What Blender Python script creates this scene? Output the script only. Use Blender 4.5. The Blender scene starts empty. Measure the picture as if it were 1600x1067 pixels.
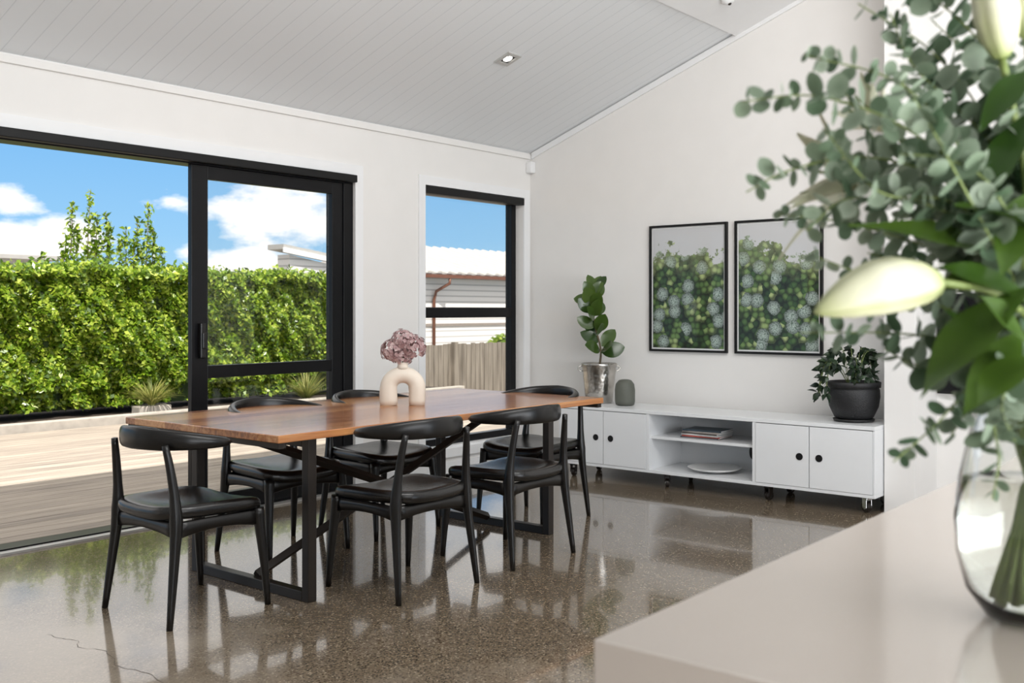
import bpy, math, random
import numpy as np
from mathutils import Vector, Matrix
scene = bpy.context.scene
COL = scene.collection
R = random.Random(7)
try:
    scene.view_settings.view_transform = 'Standard'
    scene.view_settings.look = 'None'
except Exception:
    pass

# ------------------------------------------------------------------ materials
def nd(nt, typ, ins=None, **props):
    n = nt.nodes.new(typ)
    for k, v in props.items():
        setattr(n, k, v)
    if ins:
        for k, v in ins.items():
            if isinstance(v, bpy.types.NodeSocket):
                nt.links.new(v, n.inputs[k])
            else:
                n.inputs[k].default_value = v
    return n

def ramp(nt, fac, stops, interp='LINEAR'):
    n = nt.nodes.new('ShaderNodeValToRGB')
    n.color_ramp.interpolation = interp
    el = n.color_ramp.elements
    while len(el) < len(stops):
        el.new(0.5)
    for e, (p, c) in zip(el, stops):
        e.position = p
        e.color = (c[0], c[1], c[2], 1) if not isinstance(c, (int, float)) else (c, c, c, 1)
    nt.links.new(fac, n.inputs[0])
    return n.outputs[0]

def newmat(name):
    m = bpy.data.materials.new(name)
    m.use_nodes = True
    nt = m.node_tree
    b = nt.nodes['Principled BSDF']
    return m, nt, b

def pmat(name, c, rough=0.5, metal=0.0, spec=0.5, coat=0.0, var=0.06, vs=6.0, bump=0.0, bs=60.0):
    m, nt, b = newmat(name)
    tc = nd(nt, 'ShaderNodeTexCoord')
    nz = nd(nt, 'ShaderNodeTexNoise', {'Vector': tc.outputs['Object'], 'Scale': vs, 'Detail': 3.0})
    lo = tuple(x * (1 - var) for x in c)
    hi = tuple(min(1, x * (1 + var)) for x in c)
    col = ramp(nt, nz.outputs[0], [(0.3, lo), (0.7, hi)])
    nt.links.new(col, b.inputs['Base Color'])
    b.inputs['Roughness'].default_value = rough
    b.inputs['Metallic'].default_value = metal
    b.inputs['Specular IOR Level'].default_value = spec
    b.inputs['Coat Weight'].default_value = coat
    b.inputs['Coat Roughness'].default_value = 0.08
    if bump > 0:
        n2 = nd(nt, 'ShaderNodeTexNoise', {'Vector': tc.outputs['Object'], 'Scale': bs, 'Detail': 4.0})
        bp = nd(nt, 'ShaderNodeBump', {'Height': n2.outputs[0], 'Strength': bump, 'Distance': 0.01})
        nt.links.new(bp.outputs[0], b.inputs['Normal'])
    return m

def leafmat(name, stops, rough=0.4, trans=0.3, spec=0.4):
    m, nt, b = newmat(name)
    at = nd(nt, 'ShaderNodeAttribute', attribute_name='Col')
    col = ramp(nt, at.outputs['Fac'], stops)
    nt.links.new(col, b.inputs['Base Color'])
    b.inputs['Roughness'].default_value = rough
    b.inputs['Specular IOR Level'].default_value = spec
    tr = nd(nt, 'ShaderNodeBsdfTranslucent', {'Color': col})
    mx = nd(nt, 'ShaderNodeMixShader', {0: trans, 1: b.outputs[0], 2: tr.outputs[0]})
    nt.links.new(mx.outputs[0], nt.nodes['Material Output'].inputs[0])
    return m

M = {}
M['wall'] = pmat('wall_paint', (0.79, 0.77, 0.745), 0.85, var=0.01, spec=0.2)
M['trimw'] = pmat('trim_white', (0.82, 0.82, 0.82), 0.45, var=0.01)
M['blackal'] = pmat('black_aluminium', (0.004, 0.004, 0.005), 0.3, var=0.1, spec=0.25)
M['chairwood'] = pmat('black_stained_wood', (0.006, 0.005, 0.0045), 0.30, var=0.3, vs=12, spec=0.45)
M['leather'] = pmat('black_leather', (0.007, 0.006, 0.0055), 0.22, var=0.2, bump=0.12, bs=160, spec=0.6)
M['steel'] = pmat('dark_steel', (0.018, 0.013, 0.010), 0.38, metal=0.2, var=0.2)
M['cab'] = pmat('white_lacquer', (0.78, 0.79, 0.80), 0.25, var=0.01)
M['black'] = pmat('black_plastic', (0.006, 0.006, 0.006), 0.5, spec=.3)
M['chrome'] = pmat('chrome', (0.6, 0.6, 0.6), 0.2, metal=1)
M['counter'] = pmat('engineered_stone', (0.48, 0.42, 0.37), 0.12, var=0.02, vs=3, spec=0.6)
M['ceramic'] = pmat('cream_ceramic', (0.74, 0.66, 0.56), 0.6, var=0.04, bump=0.1, bs=40)
M['greyvase'] = pmat('grey_green_ceramic', (0.105, 0.11, 0.09), 0.6, var=0.08, vs=20)
M['potblack'] = pmat('black_pot', (0.012, 0.012, 0.013), 0.55, bump=0.3, bs=120)
M['soil'] = pmat('soil', (0.035, 0.024, 0.016), 0.95, var=0.4, vs=40, bump=0.6)
M['stem'] = pmat('green_stem', (0.17, 0.22, 0.06), 0.5, var=0.2)
M['bark'] = pmat('bark', (0.12, 0.09, 0.05), 0.8, var=0.3, vs=30)
M['plate'] = pmat('white_plate', (0.78, 0.78, 0.77), 0.3, var=0.01)
M['concrete'] = pmat('concrete_edge', (0.42, 0.38, 0.33), 0.8, var=0.15, vs=8)
M['copper'] = pmat('copper_paint', (0.17, 0.06, 0.03), 0.45, metal=0.2, var=0.15)
M['ground'] = pmat('ground_gravel', (0.22, 0.20, 0.17), 0.95, var=0.3, vs=2)
M['alu'] = pmat('aluminium_sill', (0.55, 0.54, 0.52), 0.35, metal=0.5, var=0.03)
M['crack'] = pmat('crack', (0.06, 0.048, 0.038), 0.9)

m, nt, b = newmat('hammered_silver')
tc = nd(nt, 'ShaderNodeTexCoord')
v = nd(nt, 'ShaderNodeTexVoronoi', {'Vector': tc.outputs['Object'], 'Scale': 34.0}, feature='SMOOTH_F1')
bp = nd(nt, 'ShaderNodeBump', {'Height': v.outputs['Distance'], 'Strength': 0.35, 'Distance': 0.01})
nt.links.new(bp.outputs[0], b.inputs['Normal'])
nz = nd(nt, 'ShaderNodeTexNoise', {'Vector': tc.outputs['Object'], 'Scale': 9.0})
nt.links.new(ramp(nt, nz.outputs[0], [(0.3, (0.40, 0.38, 0.35)), (0.7, (0.62, 0.59, 0.55))]), b.inputs['Base Color'])
b.inputs['Metallic'].default_value = 1
b.inputs['Roughness'].default_value = 0.27
M['silver'] = m

m, nt, b = newmat('ceiling_boards')
tc = nd(nt, 'ShaderNodeTexCoord')
sp = nd(nt, 'ShaderNodeSeparateXYZ', {0: tc.outputs['Object']})
dv = nd(nt, 'ShaderNodeMath', {0: sp.outputs['X'], 1: 0.118}, operation='DIVIDE')
fr = nd(nt, 'ShaderNodeMath', {0: dv.outputs[0]}, operation='FRACT')
col = ramp(nt, fr.outputs[0], [(0.0, (0.66, 0.685, 0.70)), (0.04, (0.66, 0.685, 0.70)), (0.055, (0.78, 0.80, 0.815))])
nt.links.new(col, b.inputs['Base Color'])
hh = ramp(nt, fr.outputs[0], [(0.0, 0.0), (0.03, 0.0), (0.07, 1.0), (0.97, 1.0), (1.0, 0.0)])
bp = nd(nt, 'ShaderNodeBump', {'Height': hh, 'Strength': 0.3, 'Distance': 0.004})
nt.links.new(bp.outputs[0], b.inputs['Normal'])
b.inputs['Roughness'].default_value = 0.45
M['ceil'] = m

# polished aggregate concrete
m, nt, b = newmat('polished_concrete')
tc = nd(nt, 'ShaderNodeTexCoord')
v1 = nd(nt, 'ShaderNodeTexVoronoi', {'Vector': tc.outputs['Object'], 'Scale': 120.0, 'Randomness': 1.0})
sc = nd(nt, 'ShaderNodeSeparateColor', {0: v1.outputs['Color']})
stone = ramp(nt, sc.outputs[0], [(0.0, (0.020, 0.014, 0.009)), (0.30, (0.062, 0.045, 0.030)), (0.6, (0.155, 0.118, 0.080)), (0.85, (0.30, 0.235, 0.165)), (1.0, (0.48, 0.40, 0.30))])
edge = ramp(nt, v1.outputs['Distance'], [(0.35, 0.0), (0.6, 1.0)])
mx1 = nd(nt, 'ShaderNodeMix', {'Factor': edge, 6: stone, 7: (0.175, 0.135, 0.093, 1)}, data_type='RGBA')
big = nd(nt, 'ShaderNodeTexNoise', {'Vector': tc.outputs['Object'], 'Scale': 0.8, 'Detail': 5.0, 'Roughness': 0.6})
gx = nd(nt, 'ShaderNodeSeparateXYZ', {0: tc.outputs['Object']})
bx = nd(nt, 'ShaderNodeMath', {0: gx.outputs[0], 1: -0.20}, operation='MULTIPLY')
ad = nd(nt, 'ShaderNodeMath', {0: bx.outputs[0], 1: big.outputs[0]}, operation='ADD')
bigm = ramp(nt, nd(nt, 'ShaderNodeMath', {0: ad.outputs[0], 1: 0.47}, operation='ADD').outputs[0], [(0.42, 0.0), (0.66, 0.8)])
mx2 = nd(nt, 'ShaderNodeMix', {'Factor': bigm, 6: mx1.outputs[2], 7: (0.38, 0.32, 0.25, 1)}, data_type='RGBA')
nt.links.new(mx2.outputs[2], b.inputs['Base Color'])
b.inputs['Roughness'].default_value = 0.11
b.inputs['Specular IOR Level'].default_value = 0.5
b.inputs['Coat Weight'].default_value = 0.4
b.inputs['Coat Roughness'].default_value = 0.02
M['floor'] = m

m, nt, b = newmat('table_timber')
tc = nd(nt, 'ShaderNodeTexCoord')
sp = nd(nt, 'ShaderNodeSeparateXYZ', {0: tc.outputs['Object']})
dv = nd(nt, 'ShaderNodeMath', {0: sp.outputs['Y'], 1: 0.133}, operation='DIVIDE')
fl = nd(nt, 'ShaderNodeMath', {0: dv.outputs[0]}, operation='FLOOR')
wn = nd(nt, 'ShaderNodeTexWhiteNoise', {'W': fl.outputs[0]}, noise_dimensions='1D')
mp = nd(nt, 'ShaderNodeMapping', {'Vector': tc.outputs['Object'], 'Scale': (1.2, 22, 22)})
nz = nd(nt, 'ShaderNodeTexNoise', {'Vector': mp.outputs[0], 'Scale': 2.0, 'Detail': 6.0, 'Distortion': 0.6})
a1 = nd(nt, 'ShaderNodeMath', {0: wn.outputs[0], 1: 0.45}, operation='MULTIPLY')
a2 = nd(nt, 'ShaderNodeMath', {0: a1.outputs[0], 1: nz.outputs[0]}, operation='ADD')
col = ramp(nt, a2.outputs[0], [(0.35, (0.19, 0.058, 0.020)), (0.62, (0.40, 0.150, 0.050)), (0.95, (0.60, 0.29, 0.11))])
nt.links.new(col, b.inputs['Base Color'])
b.inputs['Roughness'].default_value = 0.25
b.inputs['Coat Weight'].default_value = 0.4
b.inputs['Coat Roughness'].default_value = 0.10
bp = nd(nt, 'ShaderNodeBump', {'Height': nz.outputs[0], 'Strength': 0.12, 'Distance': 0.01})
nt.links.new(bp.outputs[0], b.inputs['Normal'])
M['timber'] = m

m, nt, b = newmat('deck_timber')
tc = nd(nt, 'ShaderNodeTexCoord')
sp = nd(nt, 'ShaderNodeSeparateXYZ', {0: tc.outputs['Object']})
dv = nd(nt, 'ShaderNodeMath', {0: sp.outputs['Y'], 1: 0.142}, operation='DIVIDE')
fl = nd(nt, 'ShaderNodeMath', {0: dv.outputs[0]}, operation='FLOOR')
wn = nd(nt, 'ShaderNodeTexWhiteNoise', {'W': fl.outputs[0]}, noise_dimensions='1D')
mp = nd(nt, 'ShaderNodeMapping', {'Vector': tc.outputs['Object'], 'Scale': (1.0, 14, 1)})
nz = nd(nt, 'ShaderNodeTexNoise', {'Vector': mp.outputs[0], 'Scale': 2.0, 'Detail': 6.0})
a1 = nd(nt, 'ShaderNodeMath', {0: wn.outputs[0], 1: 0.25}, operation='MULTIPLY')
a2 = nd(nt, 'ShaderNodeMath', {0: a1.outputs[0], 1: nz.outputs[0]}, operation='ADD')
col = ramp(nt, a2.outputs[0], [(0.35, (0.22, 0.185, 0.155)), (0.65, (0.36, 0.305, 0.25)), (0.95, (0.48, 0.41, 0.335))])
nt.links.new(col, b.inputs['Base Color'])
b.inputs['Roughness'].default_value = 0.75
M['deck'] = m

m, nt, b = newmat('fence_timber')
tc = nd(nt, 'ShaderNodeTexCoord')
mp = nd(nt, 'ShaderNodeMapping', {'Vector': tc.outputs['Object'], 'Scale': (9, 1, 0.8)})
nz = nd(nt, 'ShaderNodeTexNoise', {'Vector': mp.outputs[0], 'Scale': 1.5, 'Detail': 5.0})
nt.links.new(ramp(nt, nz.outputs[0], [(0.3, (0.13, 0.105, 0.08)), (0.7, (0.30, 0.255, 0.205))]), b.inputs['Base Color'])
b.inputs['Roughness'].default_value = 0.85
M['fence'] = m

def stripes(name, axis, period, c1, c2, rough, bumpd):
    m, nt, b = newmat(name)
    tc = nd(nt, 'ShaderNodeTexCoord')
    sp = nd(nt, 'ShaderNodeSeparateXYZ', {0: tc.outputs['Object']})
    dv = nd(nt, 'ShaderNodeMath', {0: sp.outputs[axis], 1: period}, operation='DIVIDE')
    fr = nd(nt, 'ShaderNodeMath', {0: dv.outputs[0]}, operation='FRACT')
    nt.links.new(ramp(nt, fr.outputs[0], [(0.0, c2), (0.2, c1), (0.85, c1), (1.0, c2)]), b.inputs['Base Color'])
    bp = nd(nt, 'ShaderNodeBump', {'Height': fr.outputs[0], 'Strength': 0.4, 'Distance': bumpd})
    nt.links.new(bp.outputs[0], b.inputs['Normal'])
    b.inputs['Roughness'].default_value = rough
    return m
M['weather'] = stripes('weatherboard', 2, 0.17, (0.80, 0.76, 0.73), (0.36, 0.34, 0.33), 0.8, 0.006)
M['roof'] = pmat('metal_roof', (0.25, 0.24, 0.225), 0.7, var=.05)
M['rib'] = pmat('metal_roof_rib', (0.42, 0.40, 0.375), 0.6, var=.05)

m = bpy.data.materials.new('window_glass')
m.use_nodes = True
nt = m.node_tree
nt.nodes.clear()
out = nt.nodes.new('ShaderNodeOutputMaterial')
lw = nd(nt, 'ShaderNodeLayerWeight', {'Blend': 0.5})
pw = nd(nt, 'ShaderNodeMath', {0: lw.outputs['Facing'], 1: 4.0}, operation='POWER')
sc_ = nd(nt, 'ShaderNodeMath', {0: pw.outputs[0], 1: 0.8}, operation='MULTIPLY')
ad_ = nd(nt, 'ShaderNodeMath', {0: sc_.outputs[0], 1: 0.02}, operation='ADD')
tr = nd(nt, 'ShaderNodeBsdfTransparent', {'Color': (0.96, 0.965, 0.96, 1)})
gl = nd(nt, 'ShaderNodeBsdfGlossy', {'Roughness': 0.0, 'Color': (0.8, 0.8, 0.8, 1)})
mx = nd(nt, 'ShaderNodeMixShader', {0: ad_.outputs[0], 1: tr.outputs[0], 2: gl.outputs[0]})
nt.links.new(mx.outputs[0], out.inputs[0])
M['glass'] = m

m, nt, b = newmat('vase_glass')
b.inputs['Base Color'].default_value = (0.97, 0.98, 0.97, 1)
b.inputs['Roughness'].default_value = 0.0
b.inputs['IOR'].default_value = 1.45
b.inputs['Transmission Weight'].default_value = 1.0
M['vglass'] = m
m, nt, b = newmat('water')
b.inputs['Base Color'].default_value = (0.93, 0.96, 0.93, 1)
b.inputs['Roughness'].default_value = 0.0
b.inputs['IOR'].default_value = 1.2
b.inputs['Transmission Weight'].default_value = 1.0
M['water'] = m

def print_mat(name, off):
    m, nt, b = newmat(name)
    tc = nd(nt, 'ShaderNodeTexCoord')
    sp = nd(nt, 'ShaderNodeSeparateXYZ', {0: tc.outputs['Object']})
    cb_ = nd(nt, 'ShaderNodeCombineXYZ', {0: sp.outputs[1], 1: sp.outputs[2]})
    mp = nd(nt, 'ShaderNodeMapping', {'Vector': cb_.outputs[0], 'Location': (off, off * 0.7, 0)})
    wob = nd(nt, 'ShaderNodeTexNoise', {'Vector': mp.outputs[0], 'Scale': 30.0, 'Detail': 3.0})
    wv = nd(nt, 'ShaderNodeVectorMath', {0: wob.outputs['Color'], 1: (0.022, 0.022, 0.0)}, operation='MULTIPLY')
    vv = nd(nt, 'ShaderNodeVectorMath', {0: mp.outputs[0], 1: wv.outputs[0]}, operation='ADD')
    vh = nd(nt, 'ShaderNodeTexVoronoi', {'Vector': vv.outputs[0], 'Scale': 8.2, 'Randomness': 0.8}, voronoi_dimensions='2D')
    hm = ramp(nt, vh.outputs['Distance'], [(0.43, 1.0), (0.46, 0.0)])
    hs = nd(nt, 'ShaderNodeSeparateColor', {0: vh.outputs['Color']})
    pick = ramp(nt, hs.outputs[0], [(0.30, 0.0), (0.32, 1.0)])
    hmm = nd(nt, 'ShaderNodeMath', {0: hm, 1: pick}, operation='MULTIPLY')
    vf = nd(nt, 'ShaderNodeTexVoronoi', {'Vector': mp.outputs[0], 'Scale': 95.0}, voronoi_dimensions='2D')
    fcol = ramp(nt, vf.outputs['Distance'], [(0.05, (0.40, 0.46, 0.42)), (0.45, (0.25, 0.31, 0.27)), (0.8, (0.09, 0.13, 0.10))])
    shade = ramp(nt, vh.outputs['Distance'], [(0.0, 1.25), (0.22, 0.95), (0.36, 0.6), (0.47, 0.28)])
    fc2 = nd(nt, 'ShaderNodeMix', {'Factor': 1.0, 6: fcol, 7: shade}, data_type='RGBA', blend_type='MULTIPLY')
    vl = nd(nt, 'ShaderNodeTexVoronoi', {'Vector': vv.outputs[0], 'Scale': 22.0}, voronoi_dimensions='2D')
    ls = nd(nt, 'ShaderNodeSeparateColor', {0: vl.outputs['Color']})
    lcol = ramp(nt, ls.outputs[1], [(0.0, (0.008, 0.022, 0.008)), (0.4, (0.035, 0.08, 0.022)), (0.75, (0.12, 0.20, 0.055)), (1.0, (0.34, 0.41, 0.17))])
    l2 = nd(nt, 'ShaderNodeMix', {'Factor': 1.0, 6: lcol, 7: ramp(nt, vl.outputs['Distance'], [(0.2, 1.15), (0.6, 0.25)])}, data_type='RGBA', blend_type='MULTIPLY')
    g = nd(nt, 'ShaderNodeMix', {'Factor': hmm.outputs[0], 6: l2.outputs[2], 7: fc2.outputs[2]}, data_type='RGBA')
    n3 = nd(nt, 'ShaderNodeTexNoise', {'Vector': mp.outputs[0], 'Scale': 6.0, 'Detail': 8.0, 'Roughness': 0.65})
    n4 = nd(nt, 'ShaderNodeMath', {0: n3.outputs[0], 1: 0.6}, operation='MULTIPLY')
    zz = nd(nt, 'ShaderNodeMath', {0: sp.outputs[2], 1: n4.outputs[0]}, operation='ADD')
    yy = nd(nt, 'ShaderNodeMath', {0: sp.outputs[1], 1: -0.15}, operation='MULTIPLY')
    z2 = nd(nt, 'ShaderNodeMath', {0: zz.outputs[0], 1: yy.outputs[0]}, operation='ADD')
    sun_ = ramp(nt, z2.outputs[0], [(0.38, 0.0), (0.58, 0.35)])
    g2 = nd(nt, 'ShaderNodeMix', {'Factor': sun_, 6: g.outputs[2], 7: (0.40, 0.45, 0.22, 1)}, data_type='RGBA')
    bg = ramp(nt, z2.outputs[0], [(0.565, 0.0), (0.575, 1.0)])
    fin = nd(nt, 'ShaderNodeMix', {'Factor': bg, 6: g2.outputs[2], 7: (0.55, 0.55, 0.555, 1)}, data_type='RGBA')
    nt.links.new(fin.outputs[2], b.inputs['Base Color'])
    b.inputs['Roughness'].default_value = 0.5
    b.inputs['Coat Weight'].default_value = 0.4
    b.inputs['Coat Roughness'].default_value = 0.0
    return m

M['hedge'] = leafmat('hedge_leaf', [(0.0, (0.040, 0.090, 0.006)), (0.35, (0.125, 0.225, 0.012)), (0.7, (0.26, 0.38, 0.025)), (1.0, (0.52, 0.60, 0.09))], 0.32, 0.35, .5)
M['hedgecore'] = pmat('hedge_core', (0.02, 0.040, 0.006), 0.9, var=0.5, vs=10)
M['grass'] = leafmat('grass_blade', [(0, (0.12, 0.17, 0.03)), (1, (0.45, 0.42, 0.13))], 0.5, 0.3)
M['euc'] = leafmat('eucalyptus_leaf', [(0, (0.075, 0.13, 0.07)), (0.35, (0.165, 0.225, 0.145)), (0.7, (0.28, 0.345, 0.25)), (1, (0.44, 0.50, 0.39))], 0.5, 0.32)
M['lilyleaf'] = leafmat('lily_leaf', [(0, (0.018, 0.05, 0.006)), (1, (0.085, 0.155, 0.022))], 0.28, 0.2)
M['rubber'] = leafmat('rubber_leaf', [(0, (0.012, 0.038, 0.008)), (1, (0.075, 0.13, 0.02))], 0.2, 0.1, 0.6)
M['trailing'] = leafmat('trailing_leaf', [(0, (0.006, 0.014, 0.008)), (1, (0.034, 0.062, 0.027))], 0.3, 0.1)
M['petal'] = leafmat('hydrangea_petal', [(0, (0.34, 0.20, 0.20)), (0.5, (0.56, 0.38, 0.38)), (1, (0.74, 0.59, 0.56))], 0.6, 0.3)
m, nt, b = newmat('lily_petal')
at = nd(nt, 'ShaderNodeAttribute', attribute_name='Col')
nt.links.new(ramp(nt, at.outputs['Fac'], [(0, (0.22, 0.27, 0.08)), (0.45, (0.46, 0.47, 0.27)), (1, (0.66, 0.64, 0.50))]), b.inputs['Base Color'])
b.inputs['Roughness'].default_value = 0.5
M['lily'] = m

# ------------------------------------------------------------------ helpers
def link(o):
    COL.objects.link(o)
    return o

def info(o, label=None, cat=None, kind=None, group=None):
    if label: o['label'] = label
    if cat: o['category'] = cat
    if kind: o['kind'] = kind
    if group: o['group'] = group
    return o

def mesh(name, verts, faces, mat, parent=None, smooth=False, loc=(0, 0, 0), bevel=0, cols=None, fix=True):
    me = bpy.data.meshes.new(name)
    me.from_pydata([tuple(v) for v in verts], [], faces)
    if fix and len(faces) < 20000:
        import bmesh
        bm = bmesh.new(); bm.from_mesh(me)
        bmesh.ops.recalc_face_normals(bm, faces=bm.faces)
        bm.to_mesh(me); bm.free()
    if cols is not None:
        ca = me.color_attributes.new('Col', 'FLOAT_COLOR', 'POINT')
        arr = np.ones((len(verts), 4), dtype=np.float32)
        arr[:, :3] = np.array(cols, dtype=np.float32)[:, None]
        ca.data.foreach_set('color', arr.ravel())
    if smooth:
        me.polygons.foreach_set('use_smooth', [True] * len(me.polygons))
    me.materials.append(mat)
    o = bpy.data.objects.new(name, me)
    o.location = loc
    if parent: o.parent = parent
    if bevel:
        b = o.modifiers.new('bev', 'BEVEL'); b.width = bevel; b.segments = 2; b.limit_method = 'ANGLE'
    return link(o)

def empty(name, loc=(0, 0, 0), rotz=0):
    o = bpy.data.objects.new(name, None)
    o.empty_display_size = 0.1
    o.location = loc
    o.rotation_euler = (0, 0, rotz)
    return link(o)

BF = [(0, 3, 2, 1), (4, 5, 6, 7), (0, 1, 5, 4), (1, 2, 6, 5), (2, 3, 7, 6), (3, 0, 4, 7)]
def boxes(name, L, mat, parent=None, bevel=0, origin=None):
    if origin is None:
        xs = [c for b_ in L for c in b_[0:2]]; ys = [c for b_ in L for c in b_[2:4]]; zs = [c for b_ in L for c in b_[4:6]]
        origin = ((min(xs) + max(xs)) / 2, (min(ys) + max(ys)) / 2, min(zs))
    V = []; F = []
    ox, oy, oz = origin
    for (a, b_, c, d, e, f) in L:
        k = len(V)
        V += [(a - ox, c - oy, e - oz), (b_ - ox, c - oy, e - oz), (b_ - ox, d - oy, e - oz), (a - ox, d - oy, e - oz),
              (a - ox, c - oy, f - oz), (b_ - ox, c - oy, f - oz), (b_ - ox, d - oy, f - oz), (a - ox, d - oy, f - oz)]
        F += [tuple(i + k for i in q) for q in BF]
    return mesh(name, V, F, mat, parent, loc=origin, bevel=bevel)

def prism(name, pts, axis, a0, a1, mat, parent=None, bevel=0):
    n = len(pts)
    def P(p, a):
        if axis == 'X': return (a, p[0], p[1])
        if axis == 'Y': return (p[0], a, p[1])
        return (p[0], p[1], a)
    V = [P(p, a0) for p in pts] + [P(p, a1) for p in pts]
    F = [tuple(range(n)), tuple(range(2 * n - 1, n - 1, -1))] + [(i, (i + 1) % n, n + (i + 1) % n, n + i) for i in range(n)]
    return mesh(name, V, F, mat, parent, bevel=bevel)

def loft(name, pts, ra, rb, mat, parent=None, n=12, side=None, smooth=True, power=1.0, data_only=False, cols=None, loc=(0, 0, 0)):
    pts = [Vector(p) for p in pts]
    V = []; F = []; C = []
    prev = None
    for i, p in enumerate(pts):
        t = (pts[min(i + 1, len(pts) - 1)] - pts[max(i - 1, 0)]).normalized()
        s = Vector(side) if side is not None else (prev if prev is not None else (Vector((1, 0, 0)) if abs(t.x) < 0.8 else Vector((0, 1, 0))))
        s = (s - t * s.dot(t)).normalized()
        prev = s
        u = t.cross(s)
        for k in range(n):
            a = 2 * math.pi * k / n
            ca, sa = math.cos(a), math.sin(a)
            ca = math.copysign(abs(ca) ** power, ca); sa = math.copysign(abs(sa) ** power, sa)
            V.append(p + s * ca * ra[i] + u * sa * rb[i])
            if cols is not None: C.append(cols[i])
    for i in range(len(pts) - 1):
        for k in range(n):
            F.append((i * n + k, i * n + (k + 1) % n, (i + 1) * n + (k + 1) % n, (i + 1) * n + k))
    F.append(tuple(range(n - 1, -1, -1)))
    F.append(tuple(range((len(pts) - 1) * n, len(pts) * n)))
    if data_only: return V, F
    return mesh(name, V, F, mat, parent, smooth=smooth, cols=C if cols is not None else None, loc=loc)

def merge(name, parts, mat, parent=None, smooth=True, loc=(0, 0, 0), bevel=0):
    V = []; F = []
    for v, f in parts:
        k = len(V); V += list(v); F += [tuple(i + k for i in q) for q in f]
    return mesh(name, V, F, mat, parent, smooth=smooth, loc=loc, bevel=bevel)

def lathe(name, prof, mat, parent=None, n=48, loc=(0, 0, 0), smooth=True):
    V = []; F = []
    for r, z in prof:
        for k in range(n):
            a = 2 * math.pi * k / n
            V.append((r * math.cos(a), r * math.sin(a), z))
    for i in range(len(prof) - 1):
        for k in range(n):
            F.append((i * n + k, i * n + (k + 1) % n, (i + 1) * n + (k + 1) % n, (i + 1) * n + k))
    F.append(tuple(range(n - 1, -1, -1)))
    F.append(tuple(range((len(prof) - 1) * n, len(prof) * n)))
    return mesh(name, V, F, mat, parent, smooth=smooth, loc=loc)

def crm(pts, sub=6):
    P = [Vector(p) for p in pts]
    P = [P[0] * 2 - P[1]] + P + [P[-1] * 2 - P[-2]]
    out = []
    for i in range(1, len(P) - 2):
        for k in range(sub):
            t = k / sub
            a, b_, c, d = P[i - 1], P[i], P[i + 1], P[i + 2]
            out.append(0.5 * ((2 * b_) + (c - a) * t + (2 * a - 5 * b_ + 4 * c - d) * t * t + (3 * b_ - a - 3 * c + d) * t ** 3))
    out.append(P[-2])
    return out

def leaves(name, specs, mat, parent=None, nseg=6, loc=(0, 0, 0), fold=0.25, power=0.85, wave=0.0, blunt=1.0):
    V = []; F = []; C = []
    for (p, d, nrm, L, W, bend, c) in specs:
        p = Vector(p); d = Vector(d).normalized(); nrm = Vector(nrm)
        nrm = (nrm - d * nrm.dot(d))
        nrm = nrm.normalized() if nrm.length > 1e-4 else d.orthogonal().normalized()
        s = d.cross(nrm)
        k0 = len(V)
        ph = L * 917 % 6.28
        for i in range(nseg + 1):
            t = i / nseg
            w = W * 0.5 * max(0.04, math.sin(math.pi * t ** power) ** blunt) if 0 < i < nseg else W * 0.03
            ce = p + d * L * t * (1 - 0.25 * abs(bend) * t) - nrm * bend * L * t * t
            wv = nrm * wave * W * math.sin(t * 9 + ph)
            V += [ce - s * w + nrm * fold * w + wv, ce, ce + s * w + nrm * fold * w - wv]
            C += [c, c * 0.75, c]
        for i in range(nseg):
            a = k0 + i * 3
            F += [(a, a + 1, a + 4, a + 3), (a + 1, a + 2, a + 5, a + 4)]
    return mesh(name, V, F, mat, parent, smooth=True, cols=C, loc=loc, fix=False)

def rv(r=R):
    while True:
        v = Vector((r.uniform(-1, 1), r.uniform(-1, 1), r.uniform(-1, 1)))
        if 0.05 < v.length < 1: return v.normalized()

# ------------------------------------------------------------------ room shell
WY = 5.55; WX = 7.05; SL = 0.363; RY = 0.775; Z0 = 2.68
ZR = Z0 + SL * (WY - RY)
def S(o): o['kind'] = 'structure'; return o
S(boxes('floor', [(-4, WX, -4, 5.66, -0.15, 0)], M['floor'], origin=(0, 0, 0)))
S(boxes('wall_north', [(-4, 0.6, WY, 5.72, 0, 2.78), (0.6, 4.99, WY, 5.72, 2.28, 2.78), (4.99, 5.717, WY, 5.72, 0, 2.78),
    (5.717, 6.95, WY, 5.72, 2.28, 2.78), (5.717, 6.95, WY, 5.72, 0, 0.2), (6.95, 7.2, WY, 5.72, 0, 2.78)], M['wall'], origin=(0, 0, 0)))
S(prism('wall_east', [(-4, 0), (WY, 0), (WY, Z0 + .05), (RY, ZR + .05), (-4, Z0 + .05)], 'X', WX, WX + 0.15, M['wall']))
S(prism('wall_west', [(-4, 0), (WY, 0), (WY, Z0 + .05), (RY, ZR + .05), (-4, Z0 + .05)], 'X', -4.15, -4, M['wall']))
S(boxes('wall_south', [(-4, -3, -4.15, -4, 0, 2.75), (6, 7.2, -4.15, -4, 0, 2.75), (-3, 6, -4.15, -4, 2.4, 2.75)], M['wall'], origin=(0, 0, 0)))
S(boxes('wall_east_return', [(6.6, WX, 2.10, 2.293, 0, 3.9)], M['wall']))
S(prism('ceiling', [(WY + 0.75, Z0 - SL * 0.75 + 0.16), (WY, Z0), (RY, ZR), (-4, Z0), (-4.6, Z0 - 0.1), (-4.6, Z0 + 0.1), (RY, ZR + 0.25), (WY + 0.75, Z0 - SL * 0.75 + 0.3)], 'X', -4.3, 7.5, M['ceil']))
S(boxes('trim_1', [(-4, WX, WY - 0.018, WY, 2.625, 2.668)], M['wall'], bevel=0.004))
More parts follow.
